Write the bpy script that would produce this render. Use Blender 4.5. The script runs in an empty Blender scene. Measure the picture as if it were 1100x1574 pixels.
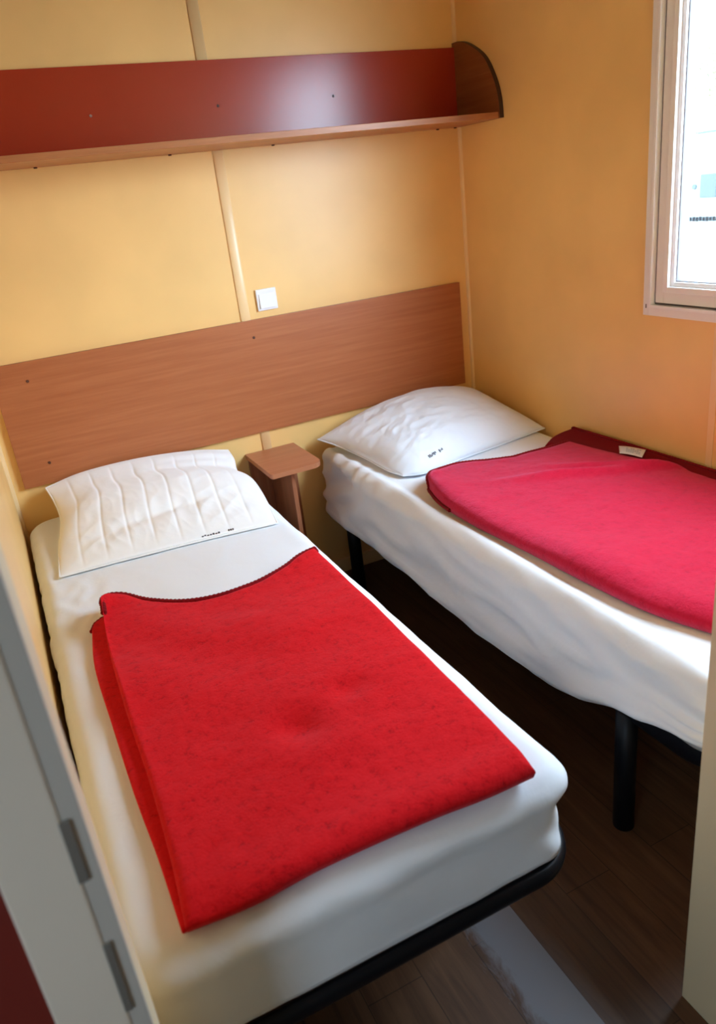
import bpy, bmesh, math, random
from mathutils import Vector, Matrix, noise
random.seed(7)
S = bpy.context.scene
C = bpy.context.collection

# ---------------------------------------------------------------- camera
cam_d = bpy.data.cameras.new('camera')
cam = bpy.data.objects.new('camera', cam_d); C.objects.link(cam)
YAW, PITCH, ROLL = -0.4061, 1.1699, -0.1233
M = Matrix.Rotation(YAW, 4, 'Z') @ Matrix.Rotation(PITCH, 4, 'X') @ Matrix.Rotation(ROLL, 4, 'Z')
M.translation = Vector((-1.8458, -2.8121, 1.5538))
cam.matrix_world = M
cam_d.sensor_fit = 'AUTO'; cam_d.sensor_width = 36
cam_d.lens = 36 * 1160.3 / 1574
cam_d.clip_start = 0.02; cam_d.clip_end = 200
cam_d.dof.use_dof = True; cam_d.dof.focus_distance = 2.15; cam_d.dof.aperture_fstop = 4.0
S.camera = cam

# ---------------------------------------------------------------- world, light, exposure
W = bpy.data.worlds.new('overcast_sky'); S.world = W; W.use_nodes = True
bg = W.node_tree.nodes['Background']
bg.inputs['Color'].default_value = (0.60, 0.80, 1.0, 1)
SKY, GLOW, GLOW_DIR = 10.0, 20.0, Vector((0.52, -0.80, 0.32)).normalized()      # overcast sky, brighter around the veiled sun
wn = W.node_tree.nodes; wl = W.node_tree.links
wtc = wn.new('ShaderNodeTexCoord'); wd = wn.new('ShaderNodeVectorMath'); wd.operation = 'DOT_PRODUCT'
wl.new(wtc.outputs['Generated'], wd.inputs[0]); wd.inputs[1].default_value = GLOW_DIR
wm = wn.new('ShaderNodeMapRange'); wm.interpolation_type = 'SMOOTHSTEP'
wm.inputs['From Min'].default_value = 0.80; wm.inputs['From Max'].default_value = 1.0
wm.inputs['To Min'].default_value = 0.0; wm.inputs['To Max'].default_value = GLOW
wl.new(wd.outputs['Value'], wm.inputs['Value']); wsp = wn.new('ShaderNodeSeparateXYZ'); wl.new(wtc.outputs['Generated'], wsp.inputs[0])
wel = wn.new('ShaderNodeMapRange'); wel.inputs['To Min'].default_value = SKY; wel.inputs['To Max'].default_value = SKY*3.0   # overcast: zenith three times the horizon
wl.new(wsp.outputs['Z'], wel.inputs['Value'])
wad = wn.new('ShaderNodeMath'); wad.operation = 'ADD'; wl.new(wm.outputs[0], wad.inputs[0]); wl.new(wel.outputs[0], wad.inputs[1])
wl.new(wad.outputs[0], bg.inputs['Strength'])
S.view_settings.view_transform = 'Standard'; S.view_settings.look = 'None'
S.view_settings.exposure = 0.12; S.view_settings.gamma = 1; S.view_settings.use_curve_mapping = False
WY0, WY1, WZ0, WZ1 = -1.035, -2.02, 1.125, 2.24      # inner edge of the outer window frame

def portal(name, loc, rot, sx, sy):
    l = bpy.data.lights.new(name, 'AREA'); l.shape = 'RECTANGLE'; l.size = sx; l.size_y = sy
    l.cycles.is_portal = True
    o = bpy.data.objects.new(name, l); C.objects.link(o); o.location = loc; o.rotation_euler = rot
portal('window_daylight', (0.075, (WY0+WY1)/2, (WZ0+WZ1)/2), (0, math.radians(90), 0), WZ1-WZ0, WY0-WY1)
portal('hall_daylight', (-2.91, -3.20, 1.42), (0, math.radians(-90), 0), 0.50, 0.55)
S.cycles.max_bounces = 10; S.cycles.diffuse_bounces = 6; S.cycles.transparent_max_bounces = 8
S.cycles.sample_clamp_indirect = 8

# ---------------------------------------------------------------- materials
def mat(name, col, rough=0.6, spec=0.5, sheen=0, metal=0):
    m = bpy.data.materials.new(name); m.use_nodes = True
    b = m.node_tree.nodes['Principled BSDF']
    b.inputs['Base Color'].default_value = (*col, 1); b.inputs['Roughness'].default_value = rough
    b.inputs['Specular IOR Level'].default_value = spec; b.inputs['Sheen Weight'].default_value = sheen
    b.inputs['Metallic'].default_value = metal
    return m
def nd(m, t, **kw):
    n = m.node_tree.nodes.new(t)
    for k, v in kw.items(): setattr(n, k, v)
    return n
def lk(m, a, b): m.node_tree.links.new(a, b)
def coords(m, scale=(1, 1, 1), kind='Object'):
    tc = nd(m, 'ShaderNodeTexCoord'); mp = nd(m, 'ShaderNodeMapping')
    mp.inputs['Scale'].default_value = scale
    lk(m, tc.outputs[kind], mp.inputs['Vector']); return mp.outputs['Vector']
def noise_tex(m, vec, scale, detail=4, rough=0.5, dist=0):
    n = nd(m, 'ShaderNodeTexNoise'); n.inputs['Scale'].default_value = scale; n.inputs['Detail'].default_value = detail
    n.inputs['Roughness'].default_value = rough; n.inputs['Distortion'].default_value = dist
    lk(m, vec, n.inputs['Vector']); return n.outputs['Fac']
def ramp(m, fac, stops):
    r = nd(m, 'ShaderNodeValToRGB'); e = r.color_ramp.elements
    while len(e) < len(stops): e.new(0.5)
    for k, (p, c) in enumerate(stops):
        e[k].position = p; e[k].color = (*c, 1)
    lk(m, fac, r.inputs['Fac']); return r.outputs['Color']
def bump(m, h, strength=0.3, dist=0.002):
    b = nd(m, 'ShaderNodeBump'); b.inputs['Strength'].default_value = strength; b.inputs['Distance'].default_value = dist
    lk(m, h, b.inputs['Height']); lk(m, b.outputs['Normal'], m.node_tree.nodes['Principled BSDF'].inputs['Normal']); return b
def base(m, col): lk(m, col, m.node_tree.nodes['Principled BSDF'].inputs['Base Color'])

def wood(name, dark, light, axis='x', rough=0.38, scale=1.0, spec=0.4):
    m = mat(name, light, rough, spec)
    sc = {'x': (1.2, 30, 30), 'y': (30, 1.2, 30), 'z': (30, 30, 1.2)}[axis]
    v = coords(m, tuple(s*scale for s in sc))
    n = noise_tex(m, v, 1.4, 6, 0.62, 0.35)
    base(m, ramp(m, n, [(0.30, dark), (0.52, tuple((a+b)/2 for a, b in zip(dark, light))), (0.72, light)]))
    bump(m, n, 0.06, 0.001)
    return m

def wall_mat(name, col):
    m = mat(name, col, 0.36, 0.42)
    v = coords(m, (1, 1, 1))
    n1 = noise_tex(m, v, 3.0, 3); n2 = noise_tex(m, v, 260, 3)
    lo = tuple(c*0.95 for c in col); hi = tuple(min(1, c*1.04) for c in col)
    base(m, ramp(m, n1, [(0.35, lo), (0.65, hi)]))
    bump(m, n2, 0.12, 0.0006)
    return m
WALL = (0.87, 0.56, 0.215)
M_wall = wall_mat('yellow_wall_panel', WALL)
M_batten = mat('yellow_batten', (0.86, 0.60, 0.30), 0.35)
M_ceil = mat('ceiling_panel', (0.30, 0.22, 0.14), 0.6)  # unseen ceiling, dark tone chosen to dim the upper wall
M_pvc = mat('white_window_plastic', (0.88, 0.88, 0.90), 0.25, 0.5)
M_pvcd = mat('beige_window_plastic', (0.82, 0.80, 0.80), 0.35, 0.5)
M_gask = mat('dark_gasket', (0.10, 0.085, 0.09), 0.6)
M_head = wood('headboard_cherry', (0.36, 0.108, 0.036), (0.45, 0.155, 0.056), 'x', 0.4, 1.6)
M_shelfw = wood('shelf_cherry', (0.36, 0.13, 0.045), (0.52, 0.22, 0.085), 'x')
M_end = wood('shelf_end_cherry', (0.22, 0.07, 0.02), (0.32, 0.12, 0.04), 'y')
M_edge = mat('dark_edge_band', (0.05, 0.02, 0.012), 0.4)
M_red = mat('red_laminate', (0.36, 0.030, 0.010), 0.24, 0.45)
_v = coords(M_red, (1, 1, 1)); bump(M_red, noise_tex(M_red, _v, 420, 2), 0.12, 0.0005)
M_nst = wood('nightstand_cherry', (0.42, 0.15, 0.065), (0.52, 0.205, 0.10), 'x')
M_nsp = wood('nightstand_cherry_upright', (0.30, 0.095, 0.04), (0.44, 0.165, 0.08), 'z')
M_screw = mat('brown_screw_cap', (0.10, 0.028, 0.012), 0.5)
M_screwm = mat('steel_screw', (0.45, 0.32, 0.28), 0.35, 0.5, 0, 0.7)
M_black = mat('black_steel', (0.004, 0.0045, 0.007), 0.45, 0.25)
M_slat = wood('pale_slat', (0.35, 0.25, 0.15), (0.5, 0.38, 0.24), 'x')
M_switch = mat('white_switch', (0.82, 0.83, 0.86), 0.3)
M_ink = mat('dark_print', (0.035, 0.04, 0.06), 0.7)
M_print = mat('grey_print', (0.40, 0.46, 0.56), 0.7)
M_label = mat('white_label', (0.80, 0.80, 0.82), 0.6)
M_redbord = mat('dark_red_stitching', (0.20, 0.005, 0.008), 0.9, 0.05, 0.08)
M_jamb = mat('grey_beige_door_paint', (0.86, 0.74, 0.60), 0.55)
M_reveal = mat('cream_door_paint', (0.74, 0.60, 0.38), 0.5)
M_hallred = mat('dark_red_hall_panel', (0.20, 0.020, 0.012), 0.5)
M_strike_shadow = mat('dull_strike_and_shadow', (0.36, 0.34, 0.30), 0.45, 0.5, 0, 0.6)

def cloth(name, col, wr=0.25):
    m = mat(name, col, 0.85, 0.15, 0.15)
    v = coords(m)
    a = noise_tex(m, v, 9, 4, 0.55, 0.6); b = noise_tex(m, v, 700, 2)
    bp = bump(m, a, wr, 0.012)
    b2 = nd(m, 'ShaderNodeBump'); b2.inputs['Strength'].default_value = 0.15; b2.inputs['Distance'].default_value = 0.0006
    lk(m, b, b2.inputs['Height']); lk(m, bp.outputs['Normal'], b2.inputs['Normal'])
    lk(m, b2.outputs['Normal'], m.node_tree.nodes['Principled BSDF'].inputs['Normal'])
    return m
M_sheet = cloth('white_sheet', (0.84, 0.88, 0.93), 0.22)
M_pillow = cloth('white_quilted_cotton', (0.92, 0.93, 0.93), 0.12)
M_pillow2 = cloth('white_pillowcase', (0.80, 0.86, 0.95), 0.3)

def wool(name, col, dk, sheen=0.5, tint=(1.0, 0.45, 0.55)):
    m = mat(name, col, 0.95, 0.05, sheen)
    bs = m.node_tree.nodes['Principled BSDF']
    bs.inputs['Sheen Roughness'].default_value = 0.5
    bs.inputs['Sheen Tint'].default_value = (*tint, 1)
    v = coords(m)
    f = noise_tex(m, v, 190, 5, 0.7); g = noise_tex(m, v, 55, 3, 0.6)
    mx = nd(m, 'ShaderNodeMath', operation='ADD'); lk(m, f, mx.inputs[0]); lk(m, g, mx.inputs[1])
    h = nd(m, 'ShaderNodeMath', operation='MULTIPLY'); lk(m, mx.outputs[0], h.inputs[0]); h.inputs[1].default_value = 0.5
    base(m, ramp(m, h.outputs[0], [(0.34, dk), (0.46, col), (0.70, tuple(min(1, c*1.12+0.004) for c in col))]))
    bump(m, h.outputs[0], 0.9, 0.004)
    return m
M_wool = wool('red_wool', (0.64, 0.007, 0.011), (0.42, 0.004, 0.007), 0.20, (1.0, 0.35, 0.45))
M_wool2 = wool('red_wool_window_tint', (0.52, 0.008, 0.034), (0.38, 0.005, 0.020), 0.45, (1.0, 0.35, 0.60))  # same red wool, with the bluish window light put into base and sheen

def floor_mat():
    m = mat('dark_plank_vinyl', (0.06, 0.03, 0.015), 0.36, 0.4)
    tc = nd(m, 'ShaderNodeTexCoord')
    sep = nd(m, 'ShaderNodeSeparateXYZ'); lk(m, tc.outputs['Object'], sep.inputs[0])
    cmb = nd(m, 'ShaderNodeCombineXYZ')
    ax = nd(m, 'ShaderNodeMath', operation='ADD'); ax.inputs[1].default_value = 0.88 + 1.30   # seam at x=-0.88
    lk(m, sep.outputs['X'], ax.inputs[0])
    ay = nd(m, 'ShaderNodeMath', operation='ADD'); ay.inputs[1].default_value = 1.81 + 3.6
    lk(m, sep.outputs['Y'], ay.inputs[0])
    lk(m, ay.outputs[0], cmb.inputs['X']); lk(m, ax.outputs[0], cmb.inputs['Y'])
    br = nd(m, 'ShaderNodeTexBrick'); br.offset = 0.37
    br.inputs['Scale'].default_value = 1; br.inputs['Brick Width'].default_value = 0.9; br.inputs['Row Height'].default_value = 0.13
    br.inputs['Mortar Size'].default_value = 0.0011; br.inputs['Mortar Smooth'].default_value = 0.3
    br.inputs['Color1'].default_value = (0.85, 0.85, 0.85, 1); br.inputs['Color2'].default_value = (1.25, 1.2, 1.15, 1)
    br.inputs['Mortar'].default_value = (0.35, 0.35, 0.35, 1)
    lk(m, cmb.outputs[0], br.inputs['Vector'])
    mp = nd(m, 'ShaderNodeMapping'); mp.inputs['Scale'].default_value = (26, 2.0, 1)
    lk(m, tc.outputs['Object'], mp.inputs['Vector'])
    n = noise_tex(m, mp.outputs[0], 1.3, 7, 0.65, 0.8)
    col = ramp(m, n, [(0.28, (0.045, 0.020, 0.010)), (0.5, (0.085, 0.040, 0.019)), (0.75, (0.125, 0.062, 0.030))])
    mul = nd(m, 'ShaderNodeMix', data_type='RGBA', blend_type='MULTIPLY'); mul.inputs['Factor'].default_value = 1
    lk(m, col, mul.inputs['A']); lk(m, br.outputs['Color'], mul.inputs['B'])
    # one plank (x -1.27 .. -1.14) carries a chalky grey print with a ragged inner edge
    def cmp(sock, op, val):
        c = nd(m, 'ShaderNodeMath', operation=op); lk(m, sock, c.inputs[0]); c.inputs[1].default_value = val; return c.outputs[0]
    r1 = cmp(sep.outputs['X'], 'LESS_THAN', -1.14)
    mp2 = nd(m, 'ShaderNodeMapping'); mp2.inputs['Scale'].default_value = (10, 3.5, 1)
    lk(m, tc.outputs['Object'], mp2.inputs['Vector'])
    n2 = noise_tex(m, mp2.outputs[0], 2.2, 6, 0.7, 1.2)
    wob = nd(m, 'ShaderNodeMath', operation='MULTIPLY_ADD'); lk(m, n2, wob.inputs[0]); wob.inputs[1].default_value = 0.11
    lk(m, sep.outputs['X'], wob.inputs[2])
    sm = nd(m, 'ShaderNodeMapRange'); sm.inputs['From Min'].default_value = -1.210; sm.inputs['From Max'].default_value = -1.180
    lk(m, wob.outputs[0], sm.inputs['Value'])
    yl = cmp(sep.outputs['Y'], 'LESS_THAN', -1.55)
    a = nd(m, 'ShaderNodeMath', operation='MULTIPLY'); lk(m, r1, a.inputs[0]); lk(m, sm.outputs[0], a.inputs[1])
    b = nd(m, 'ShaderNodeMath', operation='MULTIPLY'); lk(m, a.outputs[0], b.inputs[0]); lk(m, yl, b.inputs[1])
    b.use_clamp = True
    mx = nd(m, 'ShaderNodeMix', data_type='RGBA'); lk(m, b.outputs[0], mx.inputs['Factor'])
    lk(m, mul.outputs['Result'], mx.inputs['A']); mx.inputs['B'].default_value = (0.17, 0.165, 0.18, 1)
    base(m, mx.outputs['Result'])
    bump(m, n, 0.08, 0.001)
    return m
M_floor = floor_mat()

# ---------------------------------------------------------------- helpers
def mesh_obj(name, verts, faces, m=None, parent=None, smooth=False, sharp=None):
    me = bpy.data.meshes.new(name); me.from_pydata([tuple(v) for v in verts], [], faces); me.update()
    o = bpy.data.objects.new(name, me); C.objects.link(o)
    if m: me.materials.append(m)
    if smooth:
        me.polygons.foreach_set('use_smooth', [True]*len(me.polygons))
    if parent: o.parent = parent
    return o
def bm_obj(name, bm, m=None, parent=None, bevel=0, smooth=False, seg=2):
    if bevel:
        bmesh.ops.bevel(bm, geom=list(bm.edges), offset=bevel, segments=seg, affect='EDGES', clamp_overlap=True, profile=0.6)
    bmesh.ops.recalc_face_normals(bm, faces=bm.faces)
    me = bpy.data.meshes.new(name); bm.to_mesh(me); bm.free()
    o = bpy.data.objects.new(name, me); C.objects.link(o)
    if m: me.materials.append(m)
    if smooth: me.polygons.foreach_set('use_smooth', [True]*len(me.polygons))
    if parent: o.parent = parent
    return o
def add_box(bm, lo, hi):
    vs = [bm.verts.new((x, y, z)) for x in (lo[0], hi[0]) for y in (lo[1], hi[1]) for z in (lo[2], hi[2])]
    for f in ((0, 1, 3, 2), (4, 6, 7, 5), (0, 4, 5, 1), (2, 3, 7, 6), (0, 2, 6, 4), (1, 5, 7, 3)):
        bm.faces.new([vs[i] for i in f])
def box(name, lo, hi, m, parent=None, bevel=0):
    bm = bmesh.new(); add_box(bm, [min(a, b) for a, b in zip(lo, hi)], [max(a, b) for a, b in zip(lo, hi)])
    return bm_obj(name, bm, m, parent, bevel)
def boxes(name, L, m, parent=None, bevel=0):
    bm = bmesh.new()
    for lo, hi in L: add_box(bm, [min(a, b) for a, b in zip(lo, hi)], [max(a, b) for a, b in zip(lo, hi)])
    return bm_obj(name, bm, m, parent, bevel)
def cyl(name, a, b, r, m, parent=None, seg=32, bevel=0.002, r2=None):
    a = Vector(a); b = Vector(b); d = b-a
    bm = bmesh.new()
    bmesh.ops.create_cone(bm, cap_ends=True, segments=seg, radius1=r, radius2=r if r2 is None else r2, depth=d.length)
    if bevel:
        ed = [e for e in bm.edges if any(len(f.verts) > 4 for f in e.link_faces)]
        bmesh.ops.bevel(bm, geom=ed, offset=bevel, segments=2, affect='EDGES')
    bmesh.ops.transform(bm, matrix=Matrix.Translation((a+b)/2) @ d.to_track_quat('Z', 'Y').to_matrix().to_4x4(), verts=bm.verts)
    o = bm_obj(name, bm, m, parent)
    for p in o.data.polygons: p.use_smooth = len(p.vertices) <= 4
    return o
def tube(name, pts, r, m, parent=None, seg=10, closed=False, rf=None, flat=1.0):
    n = len(pts); P = [Vector(p) for p in pts]; V = []; F = []
    for i, p in enumerate(P):
        t = (P[(i+1) % n]-P[i-1]) if closed else (P[min(i+1, n-1)]-P[max(i-1, 0)])
        t.normalize(); s = t.cross(Vector((0, 0, 1)))
        if s.length < 1e-4: s = Vector((1, 0, 0))
        s.normalize(); u = s.cross(t); rr = r*(rf(i) if rf else 1)
        for k in range(seg):
            a = 2*math.pi*k/seg; V.append(p+s*math.cos(a)*rr+u*math.sin(a)*rr*flat)
    for i in range(n if closed else n-1):
        j = (i+1) % n
        for k in range(seg):
            F.append((i*seg+k, i*seg+(k+1) % seg, j*seg+(k+1) % seg, j*seg+k))
    if not closed:
        F.append(tuple(range(seg-1, -1, -1))); F.append(tuple(range((n-1)*seg, n*seg)))
    return mesh_obj(name, V, F, m, parent, True)
def prism(name, poly, axis, a, b, m, parent=None, bevel=0):
    """poly: 2-D outline in the plane normal to axis, extruded a..b"""
    def P(u, v, w): return {'x': (w, u, v), 'y': (u, w, v), 'z': (u, v, w)}[axis]
    bm = bmesh.new()
    A = [bm.verts.new(P(u, v, a)) for u, v in poly]; B = [bm.verts.new(P(u, v, b)) for u, v in poly]
    n = len(poly); bm.faces.new(A); bm.faces.new(B[::-1])
    for i in range(n): bm.faces.new((A[i], B[i], B[(i+1) % n], A[(i+1) % n]))
    return bm_obj(name, bm, m, parent, bevel)
def thing(name, label, cat, loc=(0, 0, 0), group=None):
    o = bpy.data.objects.new(name, None); C.objects.link(o); o.location = loc; o.empty_display_size = 0.1
    o['label'] = label; o['category'] = cat
    if group: o['group'] = group
    return o
def tag(o, label, cat, group=None):
    o['label'] = label; o['category'] = cat
    if group: o['group'] = group
    return o
def struct(o, label=None):
    o['kind'] = 'structure'
    if label: o['label'] = label
    return o
def hang(root):
    """children were built in world space: make them relative to the root's location"""
    inv = Matrix.Translation(root.location).inverted()
    for c in root.children: c.matrix_parent_inverse = inv
def crom(P, n):
    """Catmull-Rom through 3-D points, n samples evenly by chord"""
    P = [Vector(p) for p in P]; out = []
    L = [0]
    for a, b in zip(P, P[1:]): L.append(L[-1]+(b-a).length)
    for k in range(n):
        s = L[-1]*k/(n-1); i = 0
        while i < len(L)-2 and s > L[i+1]: i += 1
        t = (s-L[i])/max(1e-9, L[i+1]-L[i])
        p1, p2 = P[i], P[i+1]; p0 = P[i-1] if i else p1*2-p2; p3 = P[i+2] if i+2 < len(P) else p2*2-p1
        out.append(0.5*((2*p1)+(p2-p0)*t+(2*p0-5*p1+4*p2-p3)*t*t+(3*p1-p0-3*p2+p3)*t**3))
    return out
def coons(top, bot, left, right):
    """top,bot: n pts (u), left,right: m pts (v, top->bot) -> grid[v][u]"""
    n, m = len(top), len(left); G = []
    for j in range(m):
        v = j/(m-1); row = []
        for i in range(n):
            u = i/(n-1)
            p = top[i]*(1-v)+bot[i]*v+left[j]*(1-u)+right[j]*u
            p = p-(top[0]*(1-u)*(1-v)+top[-1]*u*(1-v)+bot[0]*(1-u)*v+bot[-1]*u*v)
            row.append(p)
        G.append(row)
    return G
def fb(x, y, z=0, o=3):
    return noise.fractal(Vector((x, y, z)), 1.0, 2.0, o)
def ridge(x, y, z=0):
    return (1-abs(noise.noise(Vector((x, y, z)))*2))

# ---------------------------------------------------------------- room shell
XL, ZC = -1.95, 2.42
YF0, YF1 = -2.115, -2.195         # partition with the doorway, room side / hall side
XJ0, XJ1 = -1.893, -0.972         # doorway opening
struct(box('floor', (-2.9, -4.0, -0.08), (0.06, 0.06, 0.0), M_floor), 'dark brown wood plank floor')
struct(box('ceiling', (-2.9, -4.0, ZC), (0.06, 0.06, ZC+0.06), M_ceil), 'dark ceiling, toned down to dim the upper wall')
struct(box('wall_back', (XL-0.05, 0.0, 0.0), (0.0, 0.06, ZC), M_wall), 'yellow back wall above and below the headboard')
struct(boxes('wall_right', [((0, 0.06, 0), (0.06, -0.999, ZC)), ((0, -2.056, 0), (0.06, -4.0, ZC)),
                            ((0, -0.999, 0), (0.06, -2.056, 1.091)), ((0, -0.999, 2.264), (0.06, -2.056, ZC))], M_wall),
       'orange-yellow wall with the window')
struct(box('wall_left', (XL-0.05, 0.0, 0), (XL, YF0, ZC), M_wall), 'yellow wall at the far side of the left bed')
struct(boxes('wall_front', [((XL-0.05, YF0, 0), (XJ0-0.018, YF1+0.01, ZC)), ((XJ1+0.018, YF0, 0), (0, YF1+0.01, ZC)),
                            ((XJ0-0.018, YF0, 2.0), (XJ1+0.018, YF1+0.01, ZC))], M_wall), 'partition wall with the doorway')
# hall behind the camera
struct(boxes('wall_hall', [((-2.9, -3.94, 0), (0.0, -4.0, ZC)), ((-2.9, -3.94, 0), (-2.84, YF1+0.01, 1.17)), ((-2.9, -3.94, 1.67), (-2.84, YF1+0.01, ZC)),
                           ((-2.9, -3.94, 1.17), (-2.84, -3.47, 1.67)), ((-2.9, -2.93, 1.17), (-2.84, YF1+0.01, 1.67))], mat('hall_wall', (0.62, 0.52, 0.38), 0.6)), 'hall walls')
struct(box('wall_hall_panel', (-2.84, YF1+0.01, 0), (-1.976, YF1-0.006, ZC), M_hallred), 'dark red panel at the hall side of the doorway')
# skirtings
struct(box('baseboard_back', (XL, 0, 0), (0, -0.012, 0.06), M_batten))
struct(box('baseboard_right', (0, -0.012, 0), (-0.012, YF0, 0.06), M_batten))
struct(box('baseboard_left', (XL, -0.012, 0), (XL+0.012, YF0, 0.06), M_batten))
# battens / corner beads
def half_round(name, x0, x1, h, z0, z1, m):
    n = 10; poly = []
    for k in range(n+1):
        a = math.pi*k/n; poly.append(((x0+x1)/2-(x1-x0)/2*math.cos(a), -h*math.sin(a)**0.6 if 0 < k < n else 0.0))
    o = prism(name, poly, 'z', z0, z1, m)
    for p in o.data.polygons: p.use_smooth = len(p.vertices) == 4
    return o
struct(half_round('trim_1', -1.017, -0.977, 0.007, 0.06, ZC, M_batten), 'yellow batten covering the panel joint')
struct(prism('trim_2', [(0, 0), (-0.011, 0), (-0.009, -0.006), (-0.006, -0.009), (0, -0.011)], 'z', 0.06, ZC, M_batten), 'corner bead')
struct(prism('trim_3', [(XL, 0), (XL+0.012, 0), (XL+0.009, -0.007), (XL, -0.012)], 'z', 0.06, ZC, M_batten), 'corner bead')
struct(box('trim_4', (0, -1.262, 0.06), (-0.003, -1.285, 1.08), M_batten, None, 0.001), 'flat batten under the window')
struct(boxes('trim_5', [((XL, 0, ZC-0.02), (0, -0.02, ZC)), ((0, -0.02, ZC-0.02), (-0.02, YF0, ZC))], M_batten))
# doorway frame: lining, hall-side casing, stop
d = bpy.data.objects.new('door_1', None); C.objects.link(d); d.location = (XJ0, YF1, 0); struct(d, 'doorway the room is seen through')
boxes('door_lining', [((XJ0-0.018, YF0+0.004, 0), (XJ0, YF1, 2.0)), ((XJ1, YF0+0.004, 0), (XJ1+0.018, YF1, 2.0)),
                      ((XJ0, YF0+0.004, 1.985), (XJ1, YF1, 2.0))], M_reveal, d, 0.002)
boxes('door_casing', [((XJ0-0.084, YF1+0.01, 0), (XJ0-0.019, YF1-0.008, 2.06)), ((XJ1+0.020, YF1+0.01, 0), (XJ1+0.084, YF1-0.012, 2.06)),
                      ((XJ0-0.020, YF1+0.01, 2.004), (XJ1+0.020, YF1-0.012, 2.06))], M_jamb, d, 0.003)
boxes('door_edge', [((XJ0-0.0195, YF1+0.001, 0), (XJ0-0.0005, YF1-0.006, 2.003))], mat('grey_door_edge', (0.60, 0.55, 0.48), 0.5), d, 0.001)
sp = boxes('strike_plate_and_shadow', [((XJ0-0.022, YF1-0.001, 0.985), (XJ0-0.012, YF1-0.0095, 1.06)), ((XJ0-0.021, YF1-0.001, 0.80), (XJ0-0.013, YF1-0.0095, 0.90))], M_strike_shadow, d, 0.001)  # upper box is the strike plate, lower one a dark shadow built as metal
hang(d)

# ---------------------------------------------------------------- window
w = bpy.data.objects.new('window_1', None); C.objects.link(w); w.location = (0, -1.5, 1.09); struct(w, 'white framed window with daylight')
def ring(name, y0, y1, z0, z1, t, x0, x1, m, par=w, bev=0.0015):
    """rectangular frame; outer box y0(top side near headboard)..y1, thickness t"""
    return boxes(name, [((x0, y0, z0), (x1, y0-t, z1)), ((x0, y1+t, z0), (x1, y1, z1)),
                        ((x0, y0-t, z0), (x1, y1+t, z0+t)), ((x0, y0-t, z1-t), (x1, y1+t, z1))], m, par, bev)
Y0, Y1, Z0, Z1 = -1.000, -2.055, 1.092, 2.263
ring('window_frame', Y0, Y1, Z0, Z1, 0.024, -0.014, 0.05, M_pvcd)
ring('frame_lip', Y0-0.024, Y1+0.024, Z0+0.024, Z1-0.024, 0.009, -0.019, 0.05, M_pvc)
ring('frame_gasket', Y0-0.033, Y1+0.033, Z0+0.033, Z1-0.033, 0.006, 0.000, 0.05, M_gask)
ring('window_reveal', Y0-0.039, Y1+0.039, Z0+0.039, Z1-0.039, 0.032, -0.004, 0.05, M_pvcd)
ring('window_sash', Y0-0.071, Y1+0.071, Z0+0.071, Z1-0.071, 0.018, -0.010, 0.045, M_pvc)
ring('sash_bead', Y0-0.089, Y1+0.089, Z0+0.089, Z1-0.089, 0.013, 0.002, 0.045, M_pvc)
ring('glazing_gasket', Y0-0.102, Y1+0.102, Z0+0.102, Z1-0.102, 0.003, 0.010, 0.03, M_gask)
mg = bpy.data.materials.new('clear_glass'); mg.use_nodes = True
nt = mg.node_tree; nt.nodes.clear()
out = nt.nodes.new('ShaderNodeOutputMaterial'); tr = nt.nodes.new('ShaderNodeBsdfTransparent'); gl = nt.nodes.new('ShaderNodeBsdfGlossy')
gl.inputs['Roughness'].default_value = 0.02; fr = nt.nodes.new('ShaderNodeFresnel'); fr.inputs['IOR'].default_value = 1.45
mx = nt.nodes.new('ShaderNodeMixShader'); ge = nt.nodes.new('ShaderNodeNewGeometry')
inv = nt.nodes.new('ShaderNodeMath'); inv.operation = 'SUBTRACT'; inv.inputs[0].default_value = 1; nt.links.new(ge.outputs['Backfacing'], inv.inputs[1])
mu = nt.nodes.new('ShaderNodeMath'); mu.operation = 'MULTIPLY'; nt.links.new(fr.outputs[0], mu.inputs[0]); nt.links.new(inv.outputs[0], mu.inputs[1])
nt.links.new(mu.outputs[0], mx.inputs[0]); nt.links.new(tr.outputs[0], mx.inputs[1])
nt.links.new(gl.outputs[0], mx.inputs[2]); nt.links.new(mx.outputs[0], out.inputs[0])
box('window_pane', (0.018, Y0-0.103, Z0+0.103), (0.022, Y1+0.103, Z1-0.103), mg, w)
boxes('corner_clip', [((-0.0155, Y0-0.011, Z0+0.022), (-0.013, Y0-0.014, Z0+0.034))], M_gask, w)
hang(w)

# ---------------------------------------------------------------- wall shelf
sh = thing('wall_shelf', 'long wall shelf with glossy red back panel and rounded cherry end above the beds', 'shelf', (-0.98, 0, 1.735))
box('back_panel', (XL+0.004, -0.001, 1.750), (-0.017, -0.016, 2.004), M_red, sh, 0.001)['label'] = 'glossy red laminate back panel'
box('shelf_board', (XL+0.004, -0.001, 1.733), (-0.017, -0.283, 1.753), M_shelfw, sh, 0.0015)
pts = crom([(0, -0.001, 2.018), (0, -0.06, 2.014), (0, -0.125, 1.990), (0, -0.204, 1.940), (0, -0.258, 1.866), (0, -0.284, 1.80), (0, -0.291, 1.733)], 40)
prof = [(-0.001, 1.733)]+[(p.y, p.z) for p in pts]
prism('end_panel', prof, 'x', -0.0165, -0.001, M_end, sh)
V = []; F = []
for i, p in enumerate(pts):
    q = pts[min(i+1, 39)]-pts[max(i-1, 0)]; q.normalize(); nn = Vector((0, q.z, -q.y))*-1
    if nn.z < 0 and i < 5: nn = -nn
    if nn.y > 0.01: nn = -nn
    for (xx, off) in ((-0.0175, 0.0), (-0.0175, 0.0015), (-0.0005, 0.0015), (-0.0005, 0.0)):
        V.append((xx, p.y+nn.y*off, p.z+nn.z*off))
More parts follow.
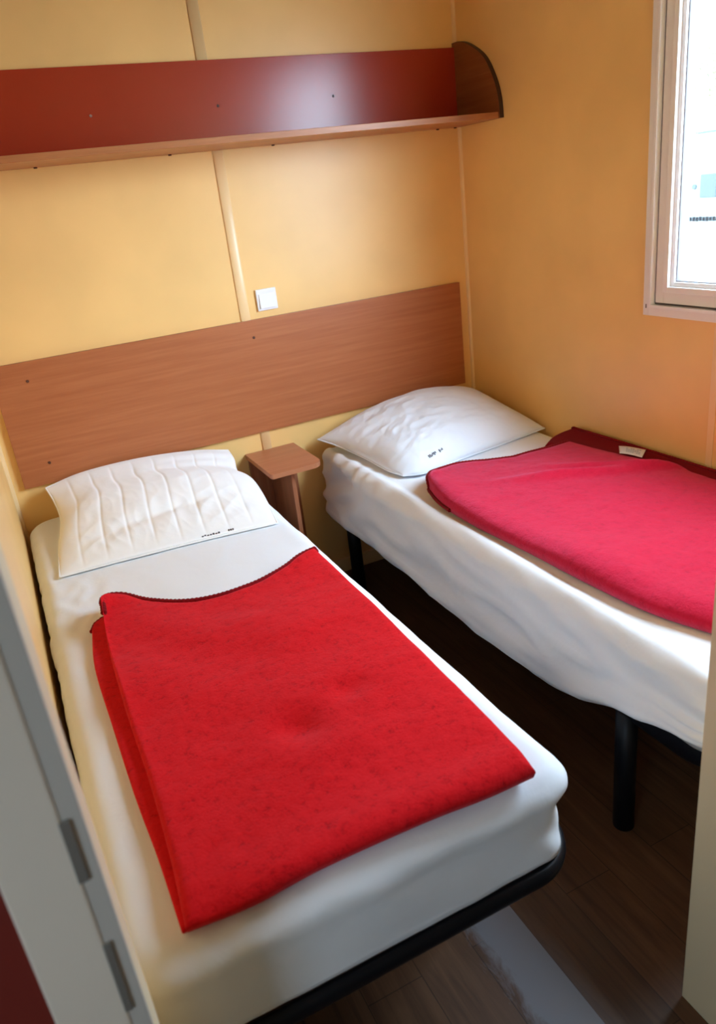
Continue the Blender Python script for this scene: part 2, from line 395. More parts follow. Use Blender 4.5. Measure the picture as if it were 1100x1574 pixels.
for i in range(39):
    for k in range(4): F.append((i*4+k, i*4+(k+1) % 4, i*4+4+(k+1) % 4, i*4+4+k))
mesh_obj('edge_band', V, F, M_edge, sh)['label'] = 'dark edging along the curved end'
for x, z, mm in ((-1.395, 1.865, M_screwm), (-0.972, 1.867, M_screw), (-0.539, 1.871, M_screw)):
    cyl('screw', (x, -0.0155, z), (x, -0.0185, z), 0.0045, mm, sh, 16, 0.001)
for x in (-1.60, -1.17, -0.80, -0.12, -0.04):
    cyl('screw', (x, -0.03, 1.7335), (x, -0.03, 1.7285), 0.006, M_screw, sh, 16, 0.001)
hang(sh)

# ---------------------------------------------------------------- headboard
hb = thing('headboard', 'long cherry wood headboard board screwed to the back wall', 'headboard', (-0.98, 0, 0.718))
bm = bmesh.new(); add_box(bm, (-1.904, -0.018, 0.718), (-0.054, -0.0005, 1.150)); bm_obj('board', bm, M_head, hb, 0.001)
for x, z in ((-1.797, 1.086), (-1.802, 0.793), (-0.982, 1.086)):
    cyl('screw', (x, -0.0175, z), (x, -0.0205, z), 0.0052, M_screw, hb, 16, 0.001)
hang(hb)

# ---------------------------------------------------------------- light switch
sw = thing('light_switch', 'white plastic light switch on the yellow wall above the headboard', 'light switch', (-0.904, 0, 1.176))
box('switch_plate', (-0.944, -0.0005, 1.176), (-0.864, -0.010, 1.254), M_switch, sw, 0.003)
bm = bmesh.new(); add_box(bm, (-0.935, -0.016, 1.184), (-0.873, -0.008, 1.238))
for v in bm.verts:
    if v.co.y < -0.012 and v.co.z > 1.22: v.co.y += 0.004
bm_obj('rocker', bm, M_switch, sw, 0.002)
hang(sw)

# ---------------------------------------------------------------- nightstand
ns = thing('nightstand', 'small cherry wood bedside stand between the two beds', 'bedside table', (-1.0, -0.15, 0))
def arc(cx, cy, r, a0, a1, n=8):
    return [(cx+r*math.cos(math.radians(a0+(a1-a0)*k/n)), cy+r*math.sin(math.radians(a0+(a1-a0)*k/n))) for k in range(n+1)]
poly = [(-1.093, -0.002), (-1.093, -0.300)]+arc(-1.083, -0.302, 0.010, 180, 270, 4)+arc(-0.930, -0.267, 0.045, 270, 360)+[(-0.885, -0.002)]
prism('tabletop', poly, 'z', 0.622, 0.640, M_nst, ns, 0.001)
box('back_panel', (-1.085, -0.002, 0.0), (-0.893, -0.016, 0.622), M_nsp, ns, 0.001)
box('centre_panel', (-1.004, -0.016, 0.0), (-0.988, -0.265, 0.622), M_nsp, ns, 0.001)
hang(ns)

# ---------------------------------------------------------------- beds
def rrect(x0, x1, y0, y1, r, nl=110, nsd=46, nc=12):
    """rounded rectangle, same count whatever the size (x0<x1, y0<y1)"""
    r = max(r, 1e-4); P = []
    def seg(a, b, n):
        for k in range(n): P.append((a[0]+(b[0]-a[0])*k/n, a[1]+(b[1]-a[1])*k/n))
    def ar(cx, cy, a0, n):
        for k in range(n):
            a = math.radians(a0+90*k/n); P.append((cx+r*math.cos(a), cy+r*math.sin(a)))
    seg((x0, y1-r), (x0, y0+r), nl); ar(x0+r, y0+r, 180, nc)
    seg((x0+r, y0), (x1-r, y0), nsd); ar(x1-r, y0+r, 270, nc)
    seg((x1, y0+r), (x1, y1-r), nl); ar(x1-r, y1-r, 0, nc)
    seg((x1-r, y1), (x0+r, y1), nsd); ar(x0+r, y1-r, 90, nc)
    return P
def mattress(name, x0, x1, y0, y1, zt, zb, disp, rc=0.075, re=0.045):
    hw = (x1-x0)/2; rings = []
    N = 34
    for k in range(N):
        dd = hw*0.99995*(1-(k/(N-1))) + re*(k/(N-1)); rings.append((dd, zt))
    for k in range(1, 9):
        a = math.pi/2*k/8; rings.append((re-re*math.sin(a), zt-re+re*math.cos(a)))
    K = 14
    for k in range(1, K+1): rings.append((0.0, (zt-re)+(zb-(zt-re))*k/K))
    rings.append((0.006, zb-0.002))
    if zb < 0.4: rings.append((0.012, 0.416)); rings.append((0.020, 0.420))
    else: rings.append((0.03, zb))
    rings.append((0.12, 0.419))
    V = []; F = []
    for ri, (dd, z) in enumerate(rings):
        P = rrect(x0+dd, x1-dd, y0+dd, y1-dd, max(rc-dd*0.6, 0.004) if dd < hw*0.9 else 1e-4)
        n = len(P)
        for i, (x, y) in enumerate(P):
            V.append(Vector((x, y, z)))
    R = len(rings)
    for r in range(R-1):
        for i in range(n):
            j = (i+1) % n; F.append((r*n+i, (r+1)*n+i, (r+1)*n+j, r*n+j))
    F.append(tuple(range((R-1)*n+n-1, (R-1)*n-1, -1)))
    me = bpy.data.meshes.new(name); me.from_pydata([tuple(v) for v in V], [], F); me.update()
    bm = bmesh.new(); bm.from_mesh(me); bmesh.ops.recalc_face_normals(bm, faces=bm.faces); bm.normal_update()
    UPV = Vector((0, 0, 1))
    newco = [v.co + disp(v.co, UPV if v.index//n < N-1 else v.normal, rings[v.index//n]) for v in bm.verts]
    for v, c in zip(bm.verts, newco): v.co = c
    bmesh.ops.remove_doubles(bm, verts=[v for v in bm.verts if v.index < n], dist=0.0003)
    bmesh.ops.recalc_face_normals(bm, faces=bm.faces)
    bm.to_mesh(me); bm.free()
    me.materials.append(M_sheet)
    me.polygons.foreach_set('use_smooth', [True]*len(me.polygons))
    o = bpy.data.objects.new(name, me); C.objects.link(o); return o

ZT = 0.600
def disp_left(c, nrm, ring):
    x, y, z = c; top = max(0, nrm.z)
    side = 1-abs(nrm.z)
    d = 0.0022*fb(x*5, y*3, z*4)
    d += 0.0028*top*max(0, ridge(x*7+y*2, y*5-x, 3)-0.55)*(1.0 if y > -0.95 else 0.4)
    if x < -1.70: d += 0.0055*(ridge(x*16, y*11, 2)-0.5)*min(1, (-1.70-x)*10)*(1 if -1.1 < y < -0.5 else 0.35)
    d += side*0.005*fb(x*6+z*8, y*6-z*5, 1)
    # foot end: seam welt round the top and rumpled corners
    r = nrm*d
    f = max(0, min(1, (-1.90-y)/0.1))
    if 0.535 < z < 0.585 and side > .3: r += nrm*0.004*math.sin((z-0.535)/0.05*math.pi)
    k = math.exp(-((x+1.165)**2+(y+1.99)**2)/0.004)
    if side > 0.05:
        r += nrm*(0.003*k*math.sin(z*70+x*60)+0.006*k*math.exp(-((z-0.555)/0.018)**2)-0.009*k*math.exp(-((z-0.49)/0.035)**2))
    # long right edge bows a little in and out
    if x > -1.25: r.x += 0.006*noise.noise(Vector((0, y*4, 5)))*side
    r.y += 0.007*f*side*noise.noise(Vector((x*3, 0, z*6)))
    return r
def disp_right(c, nrm, ring):
    x, y, z = c; top = max(0, nrm.z); side = 1-abs(nrm.z)
    if ring[0] > 0.004 and 0.39 < ring[1] < 0.45: return Vector((0, 0, 0))
    r = nrm*0.003*fb(x*5, y*3, z*4)
    lx = max(0, min(1, (-0.70-x)/0.07))           # towards the aisle side
    head = max(0, min(1, (y+0.75)/0.5))
    zz = (ZT-z)/0.3
    if lx > 0:
        # soft rolls where the sheet is stretched over the edge
        r += nrm*lx*(0.010*head*math.sin(y*62+z*22+2*noise.noise(Vector((y*5, z*5, 0))))*math.exp(-((z-0.565)/0.045)**2))
        r += nrm*lx*0.016*(ridge(y*2.6+z*2.2, z*13-y*2.0, 4)-0.55)*side
        r += nrm*lx*0.009*(ridge(y*5+z*9, z*9, 7)-0.5)*side*(0.4+head)
        # loose skirt: hem bellies out and hangs unevenly
        b = max(0, min(1, (0.55-z)/0.2)); r.x -= 0.022*b*b*side
        hem = -0.005*math.sin(y*5.0+0.6)-0.005*noise.noise(Vector((y*7, 0, 2)))
        r.z += hem*b*b
    r.z += 0.007*math.exp(-((x+0.765)/0.018)**2)*top*(0.7+0.6*noise.noise(Vector((0, y*6, 1))))-0.004*math.exp(-((x+0.735)/0.02)**2)*top
    # foot: cloth pulled up to the frame
    f = max(0, min(1, (-1.50-y)/0.46)); f = f*f*(3-2*f)*0.5+f*0.5; b = max(0, min(1, (0.50-z)/0.18))
    r.z += 0.135*f*b
    h2 = max(0, min(1, (y+0.12)/0.1)); r.z += 0.03*h2*b
    k = math.exp(-((x+0.78)**2+(y+1.99)**2)/0.006)
    if side > 0.05: r += nrm*0.006*k*math.sin(z*90+x*50)
    return r
mL = tag(mattress('mattress', -1.932, -1.150, -2.012, -0.022, ZT, 0.418, disp_left), 'mattress in a white fitted sheet on the left bed', 'mattress')
mR = tag(mattress('mattress', -0.797, -0.018, -2.012, -0.022, ZT, 0.315, disp_right), 'mattress in a loose white fitted sheet on the right bed, under the window', 'mattress')

def bed_frame(x0, x1, lbl, legs, inset=0.012):
    b = thing('bed_frame', lbl, 'bed frame', ((x0+x1)/2, -1.0, 0))
    P = rrect(x0+inset, x1-(0.0 if inset < 0.02 else 0.036), -2.012 if inset < 0.02 else -1.978, -0.04 if inset < 0.02 else -0.06, 0.095, 30, 14, 14)
    tube('frame_rail', [(x, y, 0.392 if inset < 0.02 else 0.374) for x, y in P], 0.0135, M_black, b, 14, True, flat=1.4 if inset < 0.02 else 2.7)
    for y in (-0.2, -0.42, -0.64, -0.86, -1.08, -1.30, -1.52, -1.78):
        box('slat', (x0+0.05, y-0.03, 0.392), (x1-0.05, y+0.03, 0.402), M_slat, b, 0.002)
    box('cross_bar', (x0+0.05, -1.010, 0.352), (x1-0.05, -0.975, 0.390), M_black, b, 0.003)
    for x, y in legs:
        l = cyl('leg', (x, y, 0.0), (x, y, 0.385), 0.026, M_black, b, 32, 0.003)
        bx = box('leg_bracket', (x-0.027, y-0.035, 0.366), (x+0.027, y+0.035, 0.376), M_black, l, 0.002)
    hang(b); return b
bed_frame(-1.932, -1.145, 'black metal frame of the left bed, on round legs', [(-1.87, -0.25), (-1.215, -0.25), (-1.87, -1.70), (-1.215, -1.70)])
bed_frame(-0.797, -0.018, 'black metal frame of the right bed, one round leg showing', [(-0.755, -0.20), (-0.06, -0.20), (-0.755, -1.725), (-0.06, -1.725)], 0.042)

# ---------------------------------------------------------------- pillows
def pillow(name, top, bot, left, right, puff, m, nu=200, nv=120, wr=None, zmin=0.607, sh=0.5, par=None):
    G = coons(crom(top, nu), crom(bot, nu), crom(left, nv), crom(right, nv))
    V = []; F = []
    def prof(u): return max(0, 1-abs(2*u-1)**2.6)**sh
    for j in range(nv):
        v = j/(nv-1)
        for i in range(nu):
            u = i/(nu-1); p = G[j][i]; h = puff(u, v)*prof(u)*prof(v)
            e = min(1, 6*min(u, 1-u, v, 1-v))
            V.append(p+Vector((0, 0, h+(wr(u, v, p)*e if wr else 0))))
    off = len(V); idx = {}
    for j in range(nv):
        v = j/(nv-1)
        for i in range(nu):
            if i in (0, nu-1) or j in (0, nv-1): idx[(j, i)] = j*nu+i; continue
            u = i/(nu-1); p = G[j][i]; h = 0.03*prof(u)*prof(v)
            idx[(j, i)] = len(V); V.append(Vector((p.x, p.y, max(zmin, p.z-h))))
    for j in range(nv-1):
        for i in range(nu-1):
            F.append((j*nu+i, (j+1)*nu+i, (j+1)*nu+i+1, j*nu+i+1))
            F.append((idx[(j, i)], idx[(j, i+1)], idx[(j+1, i+1)], idx[(j+1, i)]))
    o = mesh_obj(name, V, F, m, par, True)
    return o, V, nu, nv
def seam(name, V, nu, nv, m, par):
    pts = [V[i] for i in range(nu)]+[V[j*nu+nu-1] for j in range(1, nv)]+[V[(nv-1)*nu+i] for i in range(nu-2, -1, -1)]+[V[j*nu] for j in range(nv-2, 0, -1)]
    return tube(name, pts, 0.0028, m, par, 8, True)
def marks(name, V, nu, nv, u0, u1, v, n, h, m, par, lift=0.0012, seed=1, gap=()):
    """row of small printed characters lying on the cloth"""
    rnd = random.Random(seed); vv = []; ff = []
    def at(u, w):
        fu = u*(nu-1); fw = w*(nv-1); i = int(fu); j = int(fw); a = fu-i; b = fw-j
        return (V[j*nu+i]*(1-a)+V[j*nu+i+1]*a)*(1-b)+(V[(j+1)*nu+i]*(1-a)+V[(j+1)*nu+i+1]*a)*b+Vector((0, -0.0005, lift))
    for k in range(n):
        if k in gap: continue
        ua = u0+(u1-u0)*k/n; ub = ua+(u1-u0)/n*0.72
        for s in range(3):
            if rnd.random() < 0.25 and s != 1: continue
            w0 = v-h/2+h*s/3; w1 = w0+h/3*0.9
            q = [at(ua, w0), at(ub, w0), at(ub, w1), at(ua, w1)]
            b = len(vv); vv += q; ff.append((b, b+3, b+2, b+1))
        
    return mesh_obj(name, vv, ff, m, par)

# left: thin quilted pillow leaning on the headboard
def puffL(u, v): return 0.030+0.022*math.exp(-((v-0.45)/0.30)**2)
def wrL(u, v, p):
    t = (u*9.0+0.12*math.sin(v*3.0)) % 1.0
    q = -0.0032*math.exp(-((min(t, 1-t))/0.06)**1.3)
    q += 0.005*fb(u*4, v*3, 0)+0.004*(ridge(u*7+v*3, v*4, 3)-0.5)*v+0.0022*(ridge(u*16-v*4, v*7, 8)-0.5)*v
    q += -0.010*math.exp(-((v-0.70+0.22*(u-0.5))/0.05)**2)*math.exp(-((u-0.45)/0.28)**2)
    q += 0.0035*math.sin(v*70+3*u)*max(0, 1-v*3)*max(0, u-0.4)*2
    return q
pl = thing('pillow', 'white quilted pillow on the left bed leaning against the headboard', 'pillow', (-1.53, -0.35, ZT))
o, V, nu, nv = pillow('pillow_cover',
    [(-1.838, -0.050, 0.715), (-1.70, -0.036, 0.735), (-1.50, -0.034, 0.735), (-1.30, -0.034, 0.715), (-1.168, -0.045, 0.688)],
    [(-1.873, -0.600, 0.606), (-1.66, -0.612, 0.606), (-1.43, -0.632, 0.606), (-1.205, -0.662, 0.606)],
    [(-1.838, -0.050, 0.715), (-1.824, -0.13, 0.682), (-1.822, -0.24, 0.652), (-1.850, -0.40, 0.625), (-1.873, -0.600, 0.607)],
    [(-1.168, -0.045, 0.688), (-1.166, -0.10, 0.665), (-1.178, -0.17, 0.637), (-1.152, -0.24, 0.625), (-1.160, -0.38, 0.614), (-1.205, -0.662, 0.606)],
    puffL, M_pillow, wr=wrL, par=pl)
seam('piping', V, nu, nv, M_pillow, pl)
marks('printed_hem_mark', V, nu, nv, 0.64, 0.73, 0.986, 7, 0.010, M_ink, pl, seed=3)['label'] = 'small dark print along the hem'
marks('printed_hem_mark', V, nu, nv, 0.765, 0.795, 0.984, 3, 0.011, M_ink, pl, seed=6)['label'] = 'small dark print along the hem'
hang(pl)
# right: plump smooth pillow
def puffR(u, v): return 0.098+0.018*math.sin(u*3)-0.012*v
def wrR(u, v, p):
    q = 0.007*fb(u*5, v*5, 4)+0.007*(ridge(u*7-v*4, v*8+u*3, 8)-0.5)*max(0, 1-u*1.3)
    q += 0.004*(ridge(u*12+v*9, v*14, 5)-0.5)*max(0, 1-u*2)
    q += 0.004*(ridge(u*5+v*2, v*9, 15)-0.5)*max(0, 0.6-v)
    return q
pr = thing('pillow', 'plump white pillow on the right bed below the headboard corner', 'pillow', (-0.4, -0.32, ZT))
o, V, nu, nv = pillow('pillow_cover',
    [(-0.800, -0.060, 0.646), (-0.58, -0.045, 0.672), (-0.36, -0.04, 0.690), (-0.16, -0.05, 0.688), (-0.040, -0.075, 0.668)],
    [(-0.700, -0.590, 0.612), (-0.62, -0.618, 0.612), (-0.45, -0.578, 0.609), (-0.26, -0.548, 0.608), (-0.020, -0.515, 0.612)],
    [(-0.800, -0.060, 0.646), (-0.752, -0.18, 0.630), (-0.722, -0.34, 0.616), (-0.716, -0.50, 0.612), (-0.700, -0.590, 0.612)],
    [(-0.040, -0.075, 0.668), (-0.040, -0.2, 0.650), (-0.035, -0.36, 0.628), (-0.020, -0.515, 0.612)],
    puffR, M_pillow2, wr=wrR, par=pr)
seam('piping', V, nu, nv, M_pillow2, pr)
marks('printed_mark', V, nu, nv, 0.185, 0.29, 0.945, 11, 0.020, M_ink, pr, seed=5, gap=(6, 7))['label'] = 'small dark print near the corner'
hang(pr)

# ---------------------------------------------------------------- blankets
def axis_samples(n, edge, ne=10):
    """0..1 with extra samples near both ends (edge = width of the rounded rim in param)"""
    a = [edge*(k/ne)**1.7 for k in range(ne)]
    mid = [edge+(1-2*edge)*k/n for k in range(n+1)]
    return a+mid+[1-t for t in a[::-1]]
def slab(name, back, front, left, right, z0, thick, m, hgt, rim=0.022, nu=90, nv=120, par=None, edges=(1, 1, 1, 1), zfun=None):
    """soft folded cloth: bottom outline from 4 curves, top from thickness + hgt(u,v,p). edges: rounding back,front,left,right"""
    bt, ft = crom(back, 241), crom(front, 241); lf, rt = crom(left, 241), crom(right, 241)
    U = axis_samples(nu, rim/max(0.1, (bt[0]-bt[-1]).length)); Vv = axis_samples(nv, rim/max(0.1, (lf[0]-lf[-1]).length))
    def pk(A, t):
        f = t*240; i = min(int(f), 239); a = f-i; return A[i]*(1-a)+A[i+1]*a
    V = []; F = []; B = []
    n, k = len(U), len(Vv)
    W = (bt[0]-bt[-1]).length; H = (lf[0]-lf[-1]).length
    for v in Vv:
        for u in U:
            p = pk(bt, u)*(1-v)+pk(ft, u)*v+pk(lf, v)*(1-u)+pk(rt, v)*u
            p = p-(bt[0]*(1-u)*(1-v)+bt[-1]*u*(1-v)+ft[0]*(1-u)*v+ft[-1]*u*v)
            ds = min(u*W, (1-u)*W, v*H, (1-v)*H)
            e = 1.0
            if ds < rim: e = math.sqrt(max(0, 1-(1-ds/rim)**2))
            t = thick*(0.45+0.55*e)
            zb = (zfun(u, v) if zfun else 0)
            zz = z0+zb+t+hgt(u, v, p)*(0.3+0.7*e)
            V.append(Vector((p.x, p.y, zz))); B.append(Vector((p.x, p.y, z0+zb)))
    off = len(V); c = Vector((0, 0, 0))
    for q in B: c += q
    c /= len(B)
    for q in B:
        dv = (c-q); dv.z = 0; V.append(q+dv.normalized()*0.004)
    for j in range(k-1):
        for i in range(n-1):
            F.append((j*n+i, (j+1)*n+i, (j+1)*n+i+1, j*n+i+1))
            F.append((off+j*n+i, off+j*n+i+1, off+(j+1)*n+i+1, off+(j+1)*n+i))
    for i in range(n-1):
        F.append((i, i+1, off+i+1, off+i)); a = (k-1)*n; F.append((a+i, off+a+i, off+a+i+1, a+i+1))
    for j in range(k-1):
        F.append((j*n, off+j*n, off+(j+1)*n, (j+1)*n)); a = n-1
        F.append((j*n+a, (j+1)*n+a, off+(j+1)*n+a, off+j*n+a))
    o = mesh_obj(name, V, F, m, par, True)
    return o, V, n, k
def stitch(name, pts, r, par, step=0.0035):
    """scalloped blanket-stitch edge"""
    L = sum((b-a).length for a, b in zip(pts, pts[1:])); N = max(8, int(L/step))
    return tube(name, crom(pts, N), r, M_redbord, par, 8, False, rf=lambda i: 1.0+0.13*math.sin(i*1.9))

# left blanket
bl = thing('blanket', 'folded red wool blanket lying on the left bed', 'blanket', (-1.52, -1.5, ZT))
def hL(u, v, p):
    h = 0.0070*fb(p.x*4, p.y*4, 2)+0.0012*fb(p.x*28, p.y*28, 6)
    e = math.exp(-(v/0.06)**2)
    h += e*(0.034*math.exp(-((u-0.06)/0.11)**2)+0.014*math.exp(-((u-0.97)/0.16)**2)-0.004*math.exp(-((u-0.45)/0.2)**2))
    h += 0.010*math.exp(-(u/0.05)**2)*(1-v)
    h += -0.018*math.exp(-(((u-0.49)/0.065)**2+((v-0.66)/0.050)**2))-0.011*math.exp(-(((u-0.70)/0.06)**2+((v-0.60)/0.035)**2))
    h += 0.007*math.exp(-(((u-0.60)/0.10)**2+((v-0.74)/0.06)**2))
    h += 0.006*math.sin((v*1.0-u*0.35)*19+1.0)*math.exp(-((v-0.30)/0.25)**2)
    h += 0.012*math.exp(-((v-0.96)/0.05)**2)*(0.5+0.5*u)
    return h
LBack = [(-1.790, -0.985, 0), (-1.785, -0.935, 0), (-1.760, -0.902, 0), (-1.725, -0.908, 0), (-1.68, -0.960, 0), (-1.61, -1.020, 0), (-1.53, -1.055, 0), (-1.45, -1.062, 0), (-1.33, -1.035, 0), (-1.255, -1.000, 0), (-1.205, -0.990, 0)]
LFront = [(-1.832, -1.985, 0), (-1.734, -1.994, 0), (-1.619, -1.988, 0), (-1.439, -1.994, 0), (-1.330, -2.004, 0), (-1.236, -2.006, 0)]
LLeft = [(-1.790, -0.985, 0), (-1.808, -1.132, 0), (-1.816, -1.412, 0), (-1.816, -1.638, 0), (-1.822, -1.842, 0), (-1.832, -1.985, 0)]
LRight = [(-1.205, -0.990, 0), (-1.200, -1.10, 0), (-1.203, -1.366, 0), (-1.211, -1.628, 0), (-1.222, -1.879, 0), (-1.236, -2.006, 0)]
o, V, n, k = slab('blanket_top_layer', LBack, LFront, LLeft, LRight, ZT+0.015, 0.022, M_wool, hL, rim=0.022, par=bl)
edge = [V[3*n+i]+Vector((0, 0.002, 0.001)) for i in range(6, n, 4)]
side = [V[j*n+3]+Vector((0, 0, 0.001)) for j in range(5, 13, 2)][::-1]
stitch('stitched_edge', side+edge, 0.0075, bl)['label'] = 'dark red blanket stitching'
o2, V2, n2, k2 = slab('blanket_lower_layer',
    [(-1.832, -1.000, 0), (-1.812, -0.962, 0), (-1.76, -0.955, 0), (-1.60, -1.06, 0), (-1.40, -1.07, 0), (-1.215, -1.03, 0)],
    [(-1.838, -1.975, 0), (-1.619, -1.975, 0), (-1.439, -1.98, 0), (-1.244, -1.99, 0)],
    [(-1.832, -1.000, 0), (-1.850, -1.183, 0), (-1.849, -1.438, 0), (-1.846, -1.665, 0), (-1.840, -1.818, 0), (-1.838, -1.975, 0)],
    [(-1.215, -1.03, 0), (-1.213, -1.366, 0), (-1.221, -1.628, 0), (-1.232, -1.879, 0), (-1.244, -1.99, 0)],
    ZT+0.005, 0.014, M_wool, lambda u, v, p: 0.0, rim=0.014, par=bl)
stitch('stitched_edge', [V2[j*n2]+Vector((-0.001, 0, 0.001)) for j in range(6, 0, -2)]+[V2[i]+Vector((0, 0.001, 0.001)) for i in range(0, 22, 3)], 0.0045, bl)['label'] = 'dark red blanket stitching'
hang(bl)

# right blanket
br_ = thing('blanket', 'folded red wool blanket, window light tinted into its colour, with a white care label on the right bed', 'blanket', (-0.4, -1.3, ZT))
def hR(u, v, p):
    h = 0.006*fb(p.x*4, p.y*4, 9)+0.0012*fb(p.x*28, p.y*28, 16)
    h += 0.016*math.exp(-((u-0.10)/0.09)**2)*(0.5+0.5*math.exp(-(v/0.2)**2))
    h += 0.020*math.exp(-(((p.y+1.04+0.55*(p.x+0.35))/0.026)**2))*math.exp(-((p.x+0.30)/0.20)**2)
    h += 0.022*math.exp(-(((p.y+1.12+0.9*(p.x+0.15))/0.030)**2))*math.exp(-((p.x+0.18)/0.13)**2)
    h += 0.004*math.sin(p.y*9+p.x*5)
    h += 0.010*math.exp(-(v/0.04)**2)*math.exp(-((u-0.08)/0.1)**2)
    return h
RBack = [(-0.705, -0.772, 0), (-0.694, -0.745, 0), (-0.655, -0.708, 0), (-0.600, -0.672, 0), (-0.53, -0.664, 0), (-0.45, -0.700, 0), (-0.36, -0.738, 0), (-0.26, -0.745, 0), (-0.186, -0.745, 0), (-0.09, -0.745, 0)]
RFront = [(-0.640, -1.930, 0), (-0.35, -1.935, 0), (-0.06, -1.930, 0)]
RLeft = [(-0.705, -0.772, 0), (-0.735, -0.90, 0), (-0.742, -1.088, 0), (-0.728, -1.333, 0), (-0.720, -1.541, 0), (-0.700, -1.740, 0), (-0.640, -1.930, 0)]
RRight = [(-0.09, -0.745, 0), (-0.070, -0.96, 0), (-0.040, -1.18, 0), (-0.035, -1.5, 0), (-0.06, -1.930, 0)]
o, V, n, k = slab('blanket_top_layer', RBack, RFront, RLeft, RRight, ZT+0.006, 0.042, M_wool2, hR, rim=0.055, par=br_)
stitch('stitched_edge', [V[j*n]-Vector((0.001, 0, 0.012)) for j in range(26, 0, -4)]+[V[3*n+i]+Vector((0, 0.001, 0.001)) for i in range(0, n, 4)], 0.0062, br_)['label'] = 'dark red blanket stitching'
def zw(u, v): return 0.026*u**2
o2, V2, n2, k2 = slab('blanket_lower_layer',
    [(-0.160, -0.700, 0), (-0.115, -0.672, 0), (-0.07, -0.668, 0), (-0.022, -0.690, 0)],
    [(-0.16, -1.920, 0), (-0.02, -1.920, 0)],
    [(-0.160, -0.700, 0), (-0.16, -1.3, 0), (-0.16, -1.920, 0)],
    [(-0.022, -0.690, 0), (-0.015, -1.1, 0), (-0.015, -1.920, 0)],
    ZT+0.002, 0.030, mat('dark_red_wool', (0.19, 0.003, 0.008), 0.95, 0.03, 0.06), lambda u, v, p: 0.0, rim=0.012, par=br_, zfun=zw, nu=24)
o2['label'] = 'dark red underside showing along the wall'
stitch('stitched_edge', [V2[i]+Vector((0, 0.001, 0.001)) for i in range(0, n2, 4)], 0.0045, br_)
stitch('stitched_edge', [V2[j*n2+n2-9]+Vector((0, 0, 0.002)) for j in range(4, k2-4, 4)], 0.0045, br_)
# care label
LN = 8; lv = []; lf = []
for j in range(5):
    for i in range(LN+1):
        u = i/LN; v = j/4
        a = Vector((-0.066, -0.950, 0)).lerp(Vector((-0.030, -1.035, 0)), u); b = Vector((-0.096, -0.985, 0)).lerp(Vector((-0.072, -1.060, 0)), u)
        q = a.lerp(b, v)+Vector((-0.004, -0.018, 0)); q.z = ZT+0.062-0.010*v+0.002*math.sin(u*4); lv.append(q)
for j in range(4):
    for i in range(LN): lf.append((j*(LN+1)+i, (j+1)*(LN+1)+i, (j+1)*(LN+1)+i+1, j*(LN+1)+i+1))
lb = mesh_obj('care_label', lv, lf, M_label, br_, True); lb['label'] = 'white care label with grey print'
sm = lb.modifiers.new('thickness', 'SOLIDIFY'); sm.thickness = 0.0008
vv = []; ff = []
rnd = random.Random(4)
for r in range(4):
    for s in range(7):
        if rnd.random() < 0.15: continue
        u0 = 0.28+s*0.085; v0 = 0.22+r*0.15
        def at(u, v):
            a = Vector((-0.066, -0.950, 0)).lerp(Vector((-0.030, -1.035, 0)), u); b = Vector((-0.096, -0.985, 0)).lerp(Vector((-0.072, -1.060, 0)), u)
            q = a.lerp(b, v)+Vector((-0.004, -0.018, 0)); q.z = ZT+0.0628-0.010*v+0.002*math.sin(u*4); return q
        b0 = len(vv); vv += [at(u0, v0), at(u0+0.07, v0), at(u0+0.07, v0+0.08), at(u0, v0+0.08)]; ff.append((b0, b0+1, b0+2, b0+3))
mesh_obj('label_print', vv, ff, M_print, lb)
hang(br_)

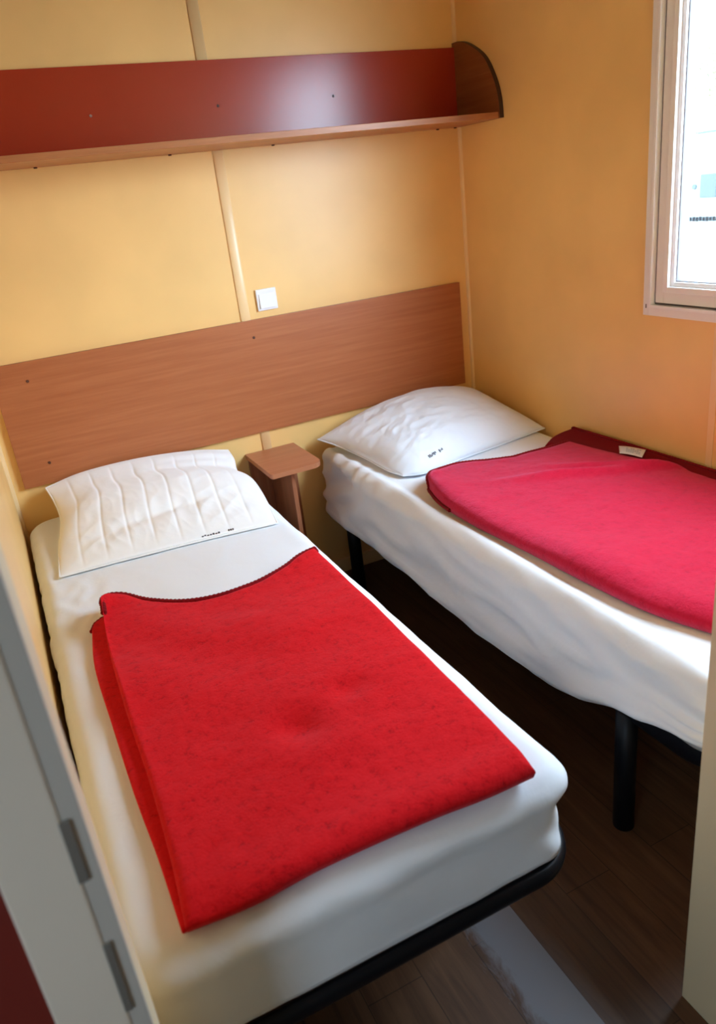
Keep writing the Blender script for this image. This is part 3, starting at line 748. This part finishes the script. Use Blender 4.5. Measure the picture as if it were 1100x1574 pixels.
# ---------------------------------------------------------------- outside the window
GZ = -0.62
struct(box('ground', (0.5, -25, GZ-0.2), (45, 45, GZ), mat('pale_gravel', (0.40, 0.40, 0.37), 0.9)), 'pale ground outside')
cv = thing('caravan', 'pale caravan parked outside the window', 'caravan', (13.2, 6.6, GZ))
M_cv = mat('caravan_white', (0.30, 0.34, 0.33), 0.4)
M_cvd = mat('caravan_grey', (0.055, 0.068, 0.070), 0.5, 0.2)
prof = [(9.75, GZ+0.45), (9.72, 1.55), (9.55, 1.85), (9.3, 1.93), (3.6, 1.93), (3.35, 1.80), (3.2, 1.5), (3.2, GZ+0.45)]
prism('caravan_body', prof, 'x', 12.0, 14.2, M_cv, cv, 0.03)
box('roof_trim', (11.97, 9.62, 1.80), (12.05, 3.3, 1.845), M_cvd, cv)
fr = box('window', (11.96, 9.42, 0.58), (12.02, 9.0, 1.05), M_cvd, cv, 0.02)
box('window', (11.96, 8.2, 0.58), (12.02, 7.2, 1.05), M_cvd, cv, 0.02)
cyl('mirror_disc', (12.0, 9.56, 0.81), (11.95, 9.56, 0.81), 0.06, M_cvd, cv, 20, 0.005)  # small mirror-like disc beside the window, gives no light
vv = boxes('body_marking', [((11.985, 9.66-k*0.085, 0.13-0.004*(k % 3)), (12.0, 9.66-k*0.085-0.065, 0.22+0.006*(k % 2))) for k in range(14)], mat('caravan_lettering', (0.008, 0.008, 0.01), 0.8, 0.1), cv)
for y in (5.2, 6.4):
    cyl('wheel', (12.05, y, GZ+0.33), (12.30, y, GZ+0.33), 0.33, M_ink, cv, 32, 0.02)
hang(cv)
tr_ = thing('tree', 'pale green leafy tree beyond the caravan', 'tree', (19.0, 14.6, GZ))
cyl('trunk', (19.0, 14.6, GZ), (19.0, 14.6, 2.6), 0.14, mat('bark', (0.16, 0.12, 0.08), 0.9), tr_, 12, 0, 0.07)
vv = []; ff = []
for i in range(2600):
    d_ = Vector((random.gauss(0, 1), random.gauss(0, 1), random.gauss(0, 1))).normalized()*(random.random()**0.4)
    c_ = Vector((19.0, 14.6, 3.9))+Vector((d_.x*1.5, d_.y*1.6, d_.z*1.5))
    a_ = Vector((random.gauss(0, 1), random.gauss(0, 1), random.gauss(0, 1))).normalized(); b_ = a_.orthogonal().normalized()
    s_ = random.uniform(0.07, 0.13); b0 = len(vv)
    vv += [c_-a_*s_, c_+b_*s_*0.5, c_+a_*s_, c_-b_*s_*0.5]; ff.append((b0, b0+1, b0+2, b0+3))
mesh_obj('crown', vv, ff, mat('leaf_green', (0.22, 0.40, 0.12), 0.7), tr_)
hang(tr_)
bpy.context.view_layer.update()
